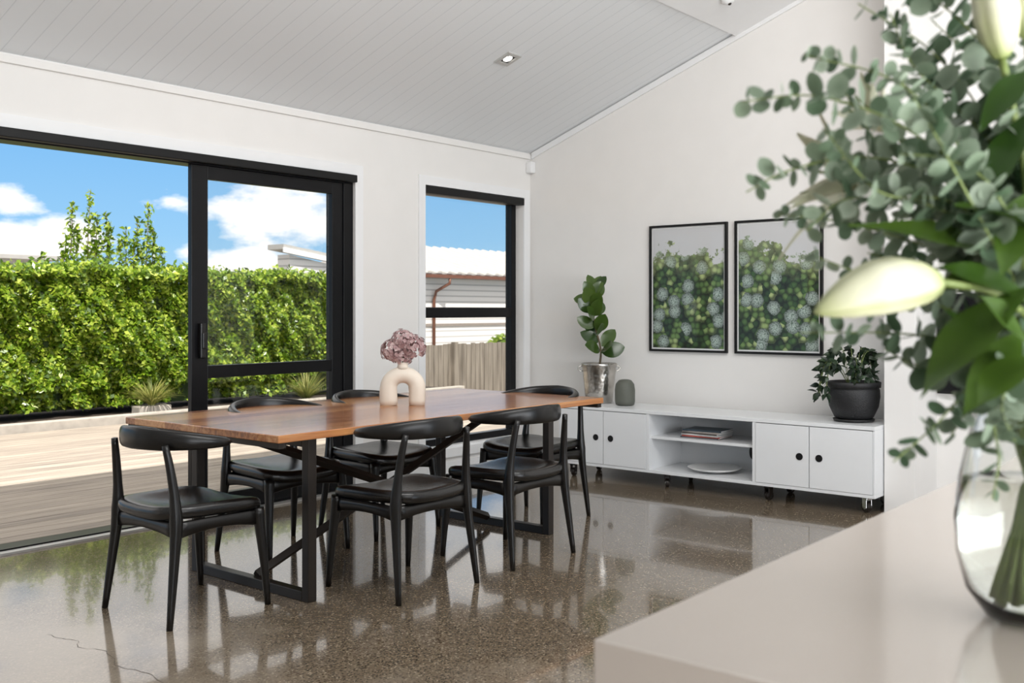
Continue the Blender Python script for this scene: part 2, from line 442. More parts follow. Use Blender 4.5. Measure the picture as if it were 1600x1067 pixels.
S(prism('trim_2', [(WY - .03, Z0 - .050), (WY - .03, Z0 + .0), (RY, ZR - .01), (RY, ZR - .060)], 'X', WX - 0.02, WX, M['trimw']))
yb = 3.56
S(prism('trim_3', [(yb, Z0 + SL * (WY - yb) + .01), (yb, Z0 + SL * (WY - yb) - .03), (yb - .9, Z0 + SL * (WY - yb + .9) - .03), (yb - .9, Z0 + SL * (WY - yb + .9) + .01)], 'X', -4, WX - 0.02, M['trimw']))
S(boxes('trim_4', [(0.53, 5.065, WY - 0.015, WY, 2.28, 2.352), (4.99, 5.065, WY - 0.015, WY, 0, 2.28), (0.53, 0.6, WY - .015, WY, 0, 2.28)], M['trimw']))
S(boxes('trim_5', [(5.646, 7.028, WY - 0.015, WY, 2.28, 2.352), (5.646, 5.717, WY - 0.015, WY, 0.13, 2.28), (6.95, 7.028, WY - .015, WY, 0.13, 2.28), (5.646, 7.028, WY - .03, WY, 0.13, 0.2)], M['trimw']))
S(boxes('baseboard_north', [(5.065, 7.05, WY - 0.012, WY, 0, 0.09)], M['trimw']))
S(boxes('baseboard_east', [(WX - 0.012, WX, 2.293, WY - 0.012, 0, 0.09), (WX - 0.012, WX, -4, 2.10, 0, 0.09)], M['trimw']))
S(boxes('trim_6', [(0.6, 4.99, 5.50, 5.56, 0.0, 0.012)], M['alu']))

d = empty('door_1', (2.8, 5.6, 0)); d['kind'] = 'structure'
def rel(L, o): return [(a - o[0], b_ - o[0], c - o[1], d_ - o[1], e - o[2], f - o[2]) for a, b_, c, d_, e, f in L]
O = d.location
boxes('door_frame', rel([(0.6, 4.99, 5.56, 5.70, 2.215, 2.28), (4.90, 4.99, 5.56, 5.70, 0.02, 2.215), (0.6, 0.69, 5.56, 5.70, 0.02, 2.215), (0.6, 4.99, 5.56, 5.70, 0, 0.02)], O), M['blackal'], d, bevel=0.003)
boxes('sliding_panel', rel([(3.66, 3.775, 5.57, 5.61, 0.02, 2.215), (4.80, 4.90, 5.57, 5.61, 0.02, 2.215), (3.775, 4.80, 5.57, 5.61, 2.13, 2.215), (3.775, 4.80, 5.57, 5.61, 0.02, 0.13), (3.775, 4.80, 5.57, 5.61, 0.87, 0.95)], O), M['blackal'], d, bevel=0.003)
boxes('fixed_panel', rel([(3.73, 3.82, 5.63, 5.67, 0.02, 2.215), (4.83, 4.90, 5.63, 5.67, 0.02, 2.215), (3.82, 4.83, 5.63, 5.67, 2.14, 2.215), (3.82, 4.83, 5.63, 5.67, 0.02, 0.12)], O), M['blackal'], d, bevel=0.003)
boxes('glass', rel([(3.775, 4.80, 5.588, 5.592, 0.95, 2.13), (3.775, 4.80, 5.588, 5.592, 0.13, 0.87)], O), M['glass'], d)
boxes('handle', rel([(3.705, 3.745, 5.535, 5.57, 1.00, 1.22), (3.71, 3.74, 5.52, 5.54, 1.06, 1.16)], O), M['chairwood'], d, bevel=0.006)
w = empty('window_1', (6.33, 5.65, 0.2)); w['kind'] = 'structure'; O = w.location
boxes('window_frame', rel([(5.717, 5.77, 5.63, 5.70, 0.2, 2.28), (6.89, 6.95, 5.63, 5.70, 0.2, 2.28), (5.77, 6.89, 5.63, 5.70, 2.22, 2.28), (5.77, 6.89, 5.63, 5.70, 0.2, 0.27), (5.77, 6.89, 5.63, 5.70, 1.24, 1.325)], O), M['blackal'], w, bevel=0.003)
boxes('glass', rel([(5.77, 6.89, 5.66, 5.664, 0.27, 1.24), (5.77, 6.89, 5.66, 5.664, 1.325, 2.22)], O), M['glass'], w)
boxes('sill', rel([(5.717, 6.95, 5.55, 5.63, 0.2, 0.215)], O), M['trimw'], w)
b1 = boxes('roller_blind', [(0.62, 4.985, 5.505, 5.552, 2.222, 2.275)], M['black'], bevel=0.006)
info(b1, 'black roller blind cassette above the sliding door', 'blind', group='black roller blinds')
b2 = boxes('roller_blind', [(5.72, 6.948, 5.53, 5.60, 2.215, 2.275)], M['black'], bevel=0.006)
info(b2, 'black roller blind cassette above the narrow window', 'blind', group='black roller blinds')
dl = empty('downlight', (5.48, 4.513, 3.056)); dl.rotation_euler = (-math.atan(SL), 0, 0)
info(dl, 'square recessed metal downlight set in the boarded ceiling', 'light')
boxes('bezel', [(-.07, .07, -.07, -.045, -.012, .002), (-.07, .07, .045, .07, -.012, .002), (-.07, -.045, -.045, .045, -.012, .002), (.045, .07, -.045, .045, -.012, .002)], M['alu'], dl)
me_, nt_, b_ = newmat('lamp_glow'); b_.inputs['Emission Color'].default_value = (1, .97, .92, 1); b_.inputs['Emission Strength'].default_value = 2.5
M['glow'] = me_
lathe('bulb', [(.03, -.008), (.034, -.004), (.03, 0.001)], M['glow'], dl, n=20)
boxes('housing', [(-.045, .045, -.045, .045, -.002, .003)], M['steel'], dl)
sd = empty('smoke_detector', (6.4, 3.3, 3.46)); sd.rotation_euler = (-math.atan(SL), 0, 0)
info(sd, 'small round white detector on the ceiling', 'smoke detector')
lathe('detector_body', [(.05, .0), (.05, -.02), (.035, -.035), (.02, -.045)], M['trimw'], sd, n=24)
lathe('sensor', [(.012, -.045), (.012, -.05), (.006, -.055)], M['steel'], sd, n=16)
ms = boxes('motion_sensor', [(6.985, 7.05, 5.485, 5.55, 2.50, 2.60)], M['trimw'], bevel=0.012)
info(ms, 'small white motion sensor in the wall corner under the ceiling', 'sensor')
cr = [(1.99, 4.03), (2.0, 3.95), (2.02, 3.86), (1.99, 3.77), (2.03, 3.68), (2.0, 3.55), (1.97, 3.45), (2.0, 3.35), (1.99, 3.2), (1.97, 3.05)]
V = []; F = []
cp = crm([(x_, y_, 0.0006) for x_, y_ in cr], 5)
for i, p in enumerate(cp):
    j = R.uniform(-.007, .007); wd = 0.0005 + R.random() * .0011
    V += [(p.x + j - wd, p.y, p.z), (p.x + j + wd, p.y, p.z)]
    if i: F.append((2 * i - 2, 2 * i - 1, 2 * i + 1, 2 * i))
S(mesh('floor_crack', V, F, M['crack']))

# ------------------------------------------------------------------ chairs
def build_chair():
    root = empty('dining_chair')
    for sy in (-1, 1):
        pts = [(-.25, .252 * sy, 0), (-.232, .243 * sy, .15), (-.212, .232 * sy, .32), (-.203, .226 * sy, .43), (-.208, .219 * sy, .54), (-.222, .208 * sy, .66), (-.236, .196 * sy, .745)]
        loft('leg', crm(pts, 3), *[[np.interp(i, [0, 6, 9, 12, 18], [.013, .022, .028, .020, .014]) for i in range(19)]] * 2, M['chairwood'], root, n=12)
        pts = [(.235, .255 * sy, 0), (.222, .248 * sy, .18), (.207, .238 * sy, .34), (.198, .232 * sy, .43)]
        loft('leg', crm(pts, 3), *[[np.interp(i, [0, 5, 9], [.013, .022, .028]) for i in range(10)]] * 2, M['chairwood'], root, n=12)
    parts = []
    def rail(a, b_, drop):
        a = Vector(a); b_ = Vector(b_)
        P = [a.lerp(b_, t / 8) + Vector((0, 0, drop * (1 - (2 * t / 8 - 1) ** 2))) for t in range(9)]
        hz = [.036 - .010 * (1 - (2 * t / 8 - 1) ** 2) for t in range(9)]
        parts.append(loft('', P, hz, [.014] * 9, None, n=8, side=(0, 0, 1), power=.5, data_only=True))
    rail((-.203, -.226, .39), (-.203, .226, .39), .012)
    rail((.198, -.232, .39), (.198, .232, .39), .012)
    rail((-.203, -.226, .39), (.198, -.232, .39), .012)
    rail((-.203, .226, .39), (.198, .232, .39), .012)
    merge('seat_frame', parts, M['chairwood'], root)
    prof = [(0.5, .412), (.93, .412), (.985, .420), (1.0, .436), (.992, .452), (.96, .464), (.88, .470), (.7, .468), (.45, .463), (.2, .460)]
    n = 40; V = []; F = []
    for s_, z in prof:
        for k in range(n):
            a = 2 * math.pi * k / n
            ca, sa = math.cos(a), math.sin(a)
            x = math.copysign(abs(ca) ** .42, ca) * .25
            y = math.copysign(abs(sa) ** .42, sa) * (.25 + .02 * x / .245)
            x *= s_; y *= s_
            V.append((x, y, z + .022 * (abs(y) / .25) ** 2 - .012 * (x / .24) ** 2 * (1 if x > 0 else -1)))
    for i in range(len(prof) - 1):
        for k in range(n):
            F.append((i * n + k, i * n + (k + 1) % n, (i + 1) * n + (k + 1) % n, (i + 1) * n + k))
    F.append(tuple(range(n))); F.append(tuple(range((len(prof) - 1) * n, len(prof) * n)))
    mesh('seat', V, F, M['leather'], root, smooth=True)
    P = []; ha = []; th = []
    N = 30
    for i in range(N + 1):
        u = -1 + 2 * i / N
        a = u * math.radians(99)
        x = -.005 - .262 * math.cos(a)
        y = .268 * math.sin(a)
        au = abs(u)
        P.append((x, y, .766 - .026 * au ** 1.5))
        ha.append(np.interp(au, [0, .35, .55, .8, .97, 1], [.047, .043, .037, .027, .018, .006]))
        th.append(np.interp(au, [0, .35, .55, .8, .97, 1], [.012, .017, .023, .027, .02, .006]))
    loft('backrest', P, ha, th, M['chairwood'], root, n=16, side=(0, 0, 1), power=.85)
    return root
ch = build_chair()
spec = [(2.575, 3.945, 0, 'at the table head'), (3.42, 3.465, 88, 'at the long table side'), (4.20, 3.46, 89, 'at the long table side'),
        (3.50, 4.46, -92, 'beside the sliding door'), (4.22, 4.46, -90, 'beside the sliding door'), (5.06, 3.96, 180, 'near the white sideboard')]
kids = list(ch.children)
for i, (x, y, r, t) in enumerate(spec):
    if i == 0: o = ch
    else:
        o = ch.copy(); link(o)
        for k in kids:
            c = k.copy(); c.parent = o; link(c)
    o.location = (x, y, 0); o.rotation_euler = (0, 0, math.radians(r))
    info(o, 'black curved-back chair with leather seat ' + t, 'chair', group='black dining chairs')

# ------------------------------------------------------------------ table
T = empty('dining_table', (3.98, 4.12, 0)); O = T.location
info(T, 'long timber dining table with dark steel crossed-brace frame', 'table')
bx0, bx1, by0, by1 = 2.735 - O[0], 5.20 - O[0], 3.52 - O[1], 4.74 - O[1]
boxes('tabletop', [(bx0, bx1, by0, by1, .731, .765)], M['timber'], T, bevel=0.004, origin=(0, 0, .745))
boxes('edge_batten', [(bx0 + .01, bx0 + .05, by0 + .01, by1 - .01, .706, .7305)], M['steel'], T)
boxes('edge_batten', [(bx1 - .05, bx1 - .01, by0 + .01, by1 - .01, .706, .7305)], M['steel'], T)
for X in (2.955, 4.72):
    x0, x1 = X - .024 - O[0], X + .024 - O[0]
    y0, y1 = 3.56 - O[1], 4.46 - O[1]
    boxes('leg', [(x0, x1, y0, y0 + .045, 0.0, .7305), (x0, x1, y1 - .045, y1, 0, .7305), (x0, x1, y0 + .045, y1 - .045, 0, .045), (x0, x1, y0 + .045, y1 - .045, .69, .7305)], M['steel'], T, bevel=.003)
for (za, zb, yy) in ((.05, .69, 3.985), (.69, .05, 4.03)):
    loft('brace', [(2.97 - O[0], yy - O[1], za), (4.70 - O[0], yy - O[1], zb)], [.024, .024], [.024, .024], M['steel'], T, n=4, smooth=False)

av = empty('arch_vase', (4.07, 4.12, .765), math.radians(-46))
info(av, 'cream ceramic arch-shaped vase standing on the timber table', 'vase')
P = [(-.078, 0, 0.0), (-.08, 0, .03), (-.081, 0, .07)]
for i in range(0, 13):
    a = math.pi - math.pi * i / 12
    P.append((.08 * math.cos(a), 0, .10 + .072 * math.sin(a)))
P += [(.081, 0, .07), (.08, 0, .03), (.078, 0, 0.0)]
ra = [.049, .051, .050] + [.048 - .002 * math.sin(math.pi * i / 12) for i in range(13)] + [.046, .046, .044]
rb = [.040, .044, .045] + [.045] * 13 + [.042, .041, .037]
loft('vase_body', P, ra, rb, M['ceramic'], av, n=24, side=None)
lathe('vase_neck', [(.036, .205), (.029, .222), (.028, .236), (.031, .242), (.024, .242), (.022, .225)], M['ceramic'], av, n=24)
neck = Vector((4.07, 4.12, .765 + .22))
for hi, (off, rr) in enumerate([((-.035, .045, .085), .068), ((.040, -.045, .105), .072), ((.0, .0, .145), .065), ((.01, .015, .060), .062)]):
    hy = empty('hydrangea', neck)
    info(hy, 'dusty pink dried hydrangea head in the cream arch vase', 'flower', group='dried hydrangeas in the arch vase')
    c = Vector(off)
    loft('stem', crm([(0, 0, -.04), c * .3 + Vector((0, 0, .01)), c], 3), [.003] * 7, [.003] * 7, M['stem'], hy, n=6)
    sp_ = []
    for i in range(200):
        n_ = rv()
        if n_.z < -.7: continue
        ce = c + n_ * rr * R.uniform(.88, 1.04)
        s1 = n_.orthogonal().normalized(); s1.rotate(Matrix.Rotation(R.uniform(0, 3.1), 3, n_)); s2 = n_.cross(s1)
        cc = R.random()
        for q in (s1, -s1, s2, -s2):
            sp_.append((ce, q + n_ * .25, n_, .0125, .0135, .15, min(1, max(0, cc + R.uniform(-.15, .15)))))
    leaves('petals', sp_, M['petal'], hy, nseg=3, blunt=.6)

# ------------------------------------------------------------------ sideboard
CX0, CX1, CY0, CY1, CB, CT = 6.45, 6.93, 2.30, 4.79, .105, .562
cb = empty('sideboard', (6.69, 3.545, 0)); O = cb.location
info(cb, 'long low white lacquered sideboard on casters with open shelf', 'sideboard')
th = .022
boxes('body', rel([(CX0 - .003, CX1, CY0, CY1, CT - .025, CT), (CX0, CX1, CY0, CY1, CB, CB + th), (CX0, CX1, CY0, CY0 + .012, CB + th, CT - .025), (CX0, CX1, CY1 - .012, CY1, CB + th, CT - .025),
    (CX0, CX1, 3.129 - .012, 3.129 + .012, CB + th, CT - .025), (CX0, CX1, 3.975 - .012, 3.975 + .012, CB + th, CT - .025),
    (CX1 - .012, CX1, CY0 + .012, CY1 - .012, CB + th, CT - .025)], O), M['cab'], cb, bevel=.0015)
boxes('shelf', rel([(CX0 + .03, CX1 - .012, 3.141, 3.963, .355, .375)], O), M['cab'], cb)
for (ya, yb_, hy_) in ((2.314, 2.731, 2.665), (2.737, 3.115, 2.80), (3.989, 4.366, 4.30), (4.372, 4.776, 4.435)):
    dr = boxes('door', rel([(CX0 - .004, CX0 + .014, ya, yb_, CB + th + .002, CT - .030)], O), M['cab'], cb, bevel=.0015)
    V, F = loft('', [(0, 0, 0), (-.003, 0, 0)], [.024] * 2, [.024] * 2, None, n=24, side=(0, 1, 0), data_only=True)
    h = mesh('handle', V, F, M['black'], dr, loc=(-.0095, hy_ - (ya + yb_) / 2, .33 - (CB + th + .002)))
loft('cable_port', [(6.917 - O[0], 3.36 - O[1], .26), (6.913 - O[0], 3.36 - O[1], .26)], [.055, .055], [.03, .03], M['steel'], cb, n=20, side=(0, 0, 1))
for cx in (6.52, 6.87):
    for ci, cy in enumerate((2.37, 3.06, 3.85, 4.70)):
        cs = empty('caster', (cx - O[0], cy - O[1], 0), (1.0, -.3, .6, .2)[ci]); cs.parent = cb
        rw = .037 if ci == 0 else .032
        V, F = loft('', [(.015, -.014, rw), (.015, .014, rw)], [rw] * 2, [rw] * 2, None, n=24, data_only=True)
        mesh('wheel', V, F, M['steel'], cs, smooth=False, bevel=.004)
        V, F = loft('', [(.015, -.016, rw), (.015, .016, rw)], [.017] * 2, [.017] * 2, None, n=20, data_only=True)
        mesh('hub', V, F, M['chrome'], cs, smooth=False)
        boxes('bracket', [(-.012, .030, -.022, -.017, .03, .09), (-.012, .030, .017, .022, .03, .09), (-.03, .03, -.03, .03, .095, .1045), (-.017, .026, -.022, .022, .083, .095)], M['chrome'] if ci == 0 else M['steel'], cs, bevel=.002)
cols = [(.08, .09, .10), (.35, .06, .04), (.55, .55, .54), (.12, .10, .09), (.45, .40, .36), (.05, .07, .09)]
z = .3755
for i, c in enumerate(cols):
    hgt = R.uniform(.008, .014)
    mg = empty('magazine', (6.66 + R.uniform(-.01, .01), 3.60 + R.uniform(-.012, .012), z), R.uniform(-.10, .10))
    boxes('pages', [(-.105, .105, -.147, .147, .0012, hgt - .0012)], M['plate'], mg)
    boxes('cover', [(-.108, .108, -.150, .150, 0, .001), (-.108, .108, -.150, .150, hgt - .001, hgt), (-.109, -.108, -.150, .150, 0, hgt)], pmat('cover_paper', c, .3, var=.4, vs=9), mg)
    info(mg, 'glossy magazine in a stack on the sideboard shelf', 'magazine', group='stacked magazines on the open shelf')
    z += hgt + .0005
pl = lathe('platter', [(.07, 0), (.075, .004), (.17, .018), (.195, .032), (.19, .034), (.165, .022), (.07, .010), (.01, .009)], M['plate'], loc=(6.68, 3.55, CB + th + .001))
info(pl, 'large round white platter on the lower sideboard shelf', 'plate')
gv = lathe('vase', [(.055, 0), (.072, .006), (.078, .03), (.079, .12), (.072, .165), (.05, .193), (.028, .20), (.022, .198), (.024, .19)], M['greyvase'], loc=(6.70, 4.335, CT + .001), n=40)
info(gv, 'small matte grey-green rounded vase on the white sideboard', 'vase')

rp = empty('potted_rubber_plant', (6.775, 4.63, CT + .001))
info(rp, 'tall rubber plant in a hammered silver pot on the sideboard', 'potted plant')
lathe('pot', [(.10, 0), (.108, .005), (.118, .10), (.130, .22), (.140, .298), (.146, .31), (.140, .315), (.132, .30), (.125, .26), (.01, .255)], M['silver'], rp)
lathe('soil', [(.124, .257), (.124, .272), (.03, .278)], M['soil'], rp, n=24)
for s_ in (-1, 1):
    a = [(0.0, s_ * .137, .25), (0, s_ * .165, .26), (0, s_ * .168, .285), (0, s_ * .14, .295)]
    a = [(0.7 * q[1], 0.7 * -q[1], q[2]) for q in a]
    loft('handle', crm(a, 4), [.006] * 13, [.006] * 13, M['silver'], rp, n=8)
st = crm([(0, 0, .26), (.01, -.01, .42), (-.02, .02, .60), (-.03, .04, .78), (-.02, .025, .91)], 6)
loft('stem', st, [.010 - .0003 * i for i in range(len(st))], [.010 - .0003 * i for i in range(len(st))], M['bark'], rp, n=8)
RL = [(.10, .9, .3, .35, .19), (.12, -.6, .8, .35, .18), (.14, .4, 1., .3, .18), (.2, .7, -.1, .9, .18), (.22, -.8, .2, .6, .17), (.3, .2, 1.0, .7, .16), (.33, -.5, -.3, 1.0, .17), (.36, .5, .5, 1.2, .16), (.42, -.9, .1, .55, .16),
      (.5, -.3, .9, .8, .16), (.55, .5, -.2, .9, .15), (.58, .2, .8, 1.0, .16), (.62, -.8, .3, .8, .16), (.68, .35, .7, 1.1, .15), (.72, -.4, .5, 1.0, .16), (.74, -.8, .0, .25, .15), (.8, .45, .3, 1.2, .16), (.86, -.5, .6, .8, .15), (.92, .3, .2, 1.3, .16), (.97, -.3, .1, 1.3, .15), (1.0, .7, .2, 1.0, .13)]
sp_ = []
for (t, a_, b__, u_, Lf) in RL:
    p = st[int(round((.14 + .86 * t) * (len(st) - 1)))]
    o_ = Vector((.63, -.77, 0)) * a_ + Vector((-.77, -.63, 0)) * b__
    d_ = o_ + Vector((0, 0, u_))
    sp_.append((p + o_ * .015, d_, Vector((-.77, -.63, .5)) + rv() * .35, Lf, Lf * R.uniform(.60, .74), R.uniform(.0, .3), R.random()))
leaves('leaves', sp_, M['rubber'], rp, nseg=10, power=1.0, fold=.12, blunt=.62)
bp_ = empty('potted_trailing_plant', (6.70, 2.53, CT + .001))
info(bp_, 'dark trailing houseplant in a round black pot on the sideboard', 'potted plant')
lathe('saucer', [(.10, 0), (.128, .004), (.135, .018), (.128, .020), (.12, .012), (.02, .012)], M['potblack'], bp_)
lathe('pot', [(.095, .0125), (.125, .03), (.158, .10), (.168, .165), (.166, .21), (.158, .225), (.172, .228), (.174, .262), (.166, .265), (.160, .24), (.14, .215), (.01, .21)], M['potblack'], bp_)
lathe('soil', [(.139, .216), (.148, .235), (.03, .245)], M['soil'], bp_, n=24)
sp_ = []; stp = []
for i in range(18):
    a = R.uniform(0, 6.28); out_ = R.uniform(.05, .15); up_ = R.uniform(.08, .26)
    dz = -.06
    if i % 3 == 0: a = R.uniform(1.8, 2.7); out_ = .19; up_ = .15; dz = -.20
    e = Vector((math.cos(a) * out_, math.sin(a) * out_, .235 + up_))
    droop = Vector((math.cos(a) * .04, math.sin(a) * .04, dz))
    if e.x > .17: e.x = .17
    c3 = crm([(math.cos(a) * .03, math.sin(a) * .03, .235), e * .6 + Vector((0, 0, .14)), e, e + droop], 4)
    stp.append(loft('', c3, [.002] * len(c3), [.002] * len(c3), None, n=5, data_only=True))
    for q in c3[4:]:
        for k in range(2):
            d_ = rv() + Vector((math.cos(a), math.sin(a), -.8)) * .7
            sp_.append((q, d_, Vector((-.5, -.5, .6)) + rv() * .6, R.uniform(.045, .08), R.uniform(.024, .036), .3, R.random()))
merge('stems', stp, M['stem'], bp_)
leaves('leaves', sp_, M['trailing'], bp_, nseg=4)

# ------------------------------------------------------------------ pictures
def picture(ya, yb_, za, zb, off, label, X=WX):
    pf = empty('framed_picture', (X - .014, (ya + yb_) / 2, (za + zb) / 2))
    info(pf, label, 'picture', group='framed botanical pictures')
    hy_, hz = (yb_ - ya) / 2, (zb - za) / 2; f = .018
    boxes('frame', [(-.014, .013, -hy_, hy_, hz - f, hz), (-.014, .013, -hy_, hy_, -hz, -hz + f), (-.014, .013, -hy_, -hy_ + f, -hz + f, hz - f), (-.014, .013, hy_ - f, hy_, -hz + f, hz - f)], M['black'], pf, origin=(0, 0, 0))
    boxes('mat_border', [(.0, .012, -hy_ + f, hy_ - f, -hz + f, hz - f)], M['plate'], pf, origin=(0, 0, 0))
    e = f + .012
    boxes('photo_print', [(-.002, -.0005, -hy_ + e, hy_ - e, -hz + e, hz - e)], print_mat('hydrangea_photo_print', off), pf, origin=(0, 0, 0))
picture(3.63, 4.315, .975, 1.975, 3.1, 'black framed photo of pale hydrangeas beside the rubber plant')
picture(2.88, 3.566, .975, 1.975, 8.7, 'black framed photo of hydrangeas hanging above the sideboard doors')
dk = empty('wall_screen', (WX - .0175, 1.95, 1.08)); info(dk, 'dark framed panel on the white wall past the return', 'screen')
boxes('screen_frame', [(-.014, .0175, -.14, .14, -.33, .33)], M['black'], dk, bevel=.004, origin=(0, 0, 0))
boxes('screen_glass', [(-.017, -.0145, -.12, .12, -.31, .31)], M['blackal'], dk, origin=(0, 0, 0))

# ------------------------------------------------------------------ kitchen island
isl = empty('kitchen_island', (2.3, .1, 0)); O = isl.location
info(isl, 'kitchen island with pale polished stone top and waterfall end', 'kitchen island')
boxes('countertop', rel([(.972, 3.7, -.45, .672, .86, .92)], O), M['counter'], isl, bevel=.002)
boxes('end_panel', rel([(.972, 1.036, -.45, .672, 0, .8595)], O), M['counter'], isl, bevel=.002)
boxes('cabinet_body', rel([(1.037, 3.65, -.42, .36, 0.0, .8595)], O), M['cab'], isl)

vc = Vector((1.372, .298, .921))
gvs = empty('glass_vase', vc); info(gvs, 'rounded clear glass vase of water on the stone countertop', 'vase')
outp = [(.038, 0), (.052, .004), (.074, .035), (.085, .08), (.087, .12), (.082, .17), (.070, .225), (.058, .27), (.055, .295), (.058, .315)]
inp = [(.0555, .315), (.0525, .295), (.0555, .27), (.0675, .225), (.0795, .17), (.0845, .12), (.0825, .08), (.071, .038), (.049, .010), (.01, .008)]
lathe('vase_body', outp + inp, M['vglass'], gvs, n=56)
lathe('water', [(.010, .0095), (.047, .011), (.070, .039), (.0813, .08), (.0833, .12), (.0783, .17), (.01, .1702)], M['water'], gvs, n=56)

rt = Vector((.6325, -.7747, 0)); fw = Vector((.7747, .6325, 0)); K = .000785
def sk(px, py, dd=0.0):
    """bouquet sketch plane through the vase axis; drawing unit 0.785 mm; dd = metres behind (+) or before (-) that plane"""
    k = K * (1 + dd / 1.25)
    return Vector((vc.x, vc.y, 1.3)) + rt * ((px - 1605) * k + .507 * dd) + fw * dd + Vector((0, 0, (485 - py) * k))
BR = [
 [(1590,450,0),(1530,300,-.02),(1400,195,-.04),(1270,150,-.05),(1155,158,-.05)],
 [(1580,430,0),(1480,290,.02),(1350,245,.02),(1230,265,.0),(1160,300,0)],
 [(1570,565,-.03),(1515,600,-.05),(1455,665,-.06),(1390,722,-.06)],
 [(1580,480,0),(1500,410,.05),(1400,370,.06),(1300,345,.06),(1210,335,.05)],
 [(1575,520,0),(1470,480,.03),(1370,440,.04),(1268,400,.04)],
 [(1590,400,0),(1540,200,.04),(1450,80,.05),(1335,5,.05)],
 [(1600,380,0),(1585,200,-.03),(1550,60,-.04),(1500,-60,-.04)],
 [(1575,540,0),(1490,530,.03),(1380,520,.04),(1245,520,.04)],
 [(1590,420,0),(1500,240,0),(1400,130,-.02),(1250,85,-.02)],
 [(1600,420,0),(1560,250,.02),(1480,160,.03),(1420,100,.03),(1385,20,.03)],
 [(1570,560,0),(1500,560,.04),(1430,570,.05),(1375,545,.05)],
 [(1572,585,-.04),(1548,650,-.07),(1555,720,-.08),(1545,780,-.08)],
 [(1640,400,0),(1700,200,0),(1760,90,0)],
 [(1640,500,0),(1750,400,0),(1860,330,0)],
 [(1590,450,0),(1520,340,.05),(1440,300,.07),(1360,215,.08),(1300,120,.08)],
 [(1600,350,-.02),(1590,220,.05),(1540,120,.08),(1450,30,.08)],
 [(1600,450,.0),(1560,370,-.03),(1470,330,-.05),(1390,300,-.05)],
 [(1590,470,.02),(1540,430,.08),(1460,420,.10),(1350,395,.10)],
 [(1610,300,.02),(1640,150,.02),(1610,20,.02),(1590,-60,.02)],
 [(1580,560,-.03),(1530,600,-.03),(1500,650,-.03),(1475,690,-.02)],
 [(1595,430,-.04),(1550,300,-.08),(1480,250,-.08),(1400,240,-.08)],
 [(1585,500,.08),(1520,460,.12),(1440,460,.14),(1350,480,.14)],
 [(1590,480,.04),(1500,380,.02),(1420,330,.0),(1320,310,.0),(1255,360,.0)],
 [(1600,300,.0),(1570,130,.0),(1470,10,.02),(1380,-30,.02)],
 [(1590,470,.08),(1560,380,.14),(1480,230,.16),(1420,180,.16)],
 [(1590,460,-.04),(1530,350,-.08),(1450,200,-.10),(1400,120,-.10)],
 [(1585,440,-.02),(1490,320,-.05),(1370,300,-.06),(1280,200,-.05)],
 [(1600,560,-.08),(1570,600,-.11),(1560,640,-.12),(1580,690,-.12)],
]
for bi, pts in enumerate(BR):
    eb = empty('eucalyptus_branch', vc + Vector((0, 0, .2)))
    info(eb, 'silvery green eucalyptus branch standing in the clear glass vase', 'foliage', group='eucalyptus branches in the glass vase')
    ang = R.uniform(0, 6.28)
    p0 = vc + Vector((math.cos(ang) * .038, math.sin(ang) * .038, .03))
    p1 = vc + Vector((-math.cos(ang) * .03 , -math.sin(ang) * .03, .30))
    path = crm([p0, p1] + [sk(*q) for q in pts], 10)
    o0 = eb.location
    path = [q - o0 for q in path]
    n_ = len(path)
    rr_ = [(.0036 if i < 10 else .0026 - .0017 * i / n_) for i in range(n_)]
    loft('stem', path, rr_, rr_, M['stem'], eb, n=6)
    V = []; F = []; C = []
    acc = 0; k = 0
    step = R.uniform(.0105, .0135); size = R.uniform(.0155, .0225); dark = R.uniform(-.2, .15)
    for i in range(10, n_ - 1):
        seg = (path[i + 1] - path[i]); acc += seg.length
        if i < 15: acc = 0; continue
        nk = int(acc / step); acc -= nk * step
        t = seg.normalized(); f_ = i / n_
        for j in range(nk):
            k += 1
            a0 = (t.cross(Vector((0, 0, 1))) if abs(t.z) < .95 else Vector((1, 0, 0))).normalized()
            a0.rotate(Matrix.Rotation(k * 1.57 + R.uniform(-.5, .5), 3, t))
            rad = size * (1 - .5 * max(0, (f_ - .45) / .55)) * R.uniform(.65, 1.15)
            at_ = path[i] + seg * ((j + R.random() * .6) / nk)
            for sg in (1, -1):
                if R.random() < .08: continue
                out_ = (a0 * sg + t * .35 + rv() * .3).normalized()
                ce = at_ + out_ * rad * 1.1
                nn = (t * .6 - fw * .25 + rv() * .85); nn = (nn - out_ * nn.dot(out_)).normalized()
                s2 = out_.cross(nn)
                cc = min(1, max(0, R.random() + dark)); k0 = len(V)
                asp = R.uniform(.75, 1.0); cup = R.uniform(.05, .35)
                V.append(ce - nn * rad * cup); C.append(cc * .75)
                for q in range(12):
                    a = 2 * math.pi * q / 12
                    V.append(ce + out_ * math.cos(a) * rad * (1.08 if q == 0 else 1) + s2 * math.sin(a) * rad * asp); C.append(cc)
                for q in range(12): F.append((k0, k0 + 1 + q, k0 + 1 + (q + 1) % 12))
    mesh('leaves', V, F, M['euc'], eb, smooth=True, cols=C, fix=False)

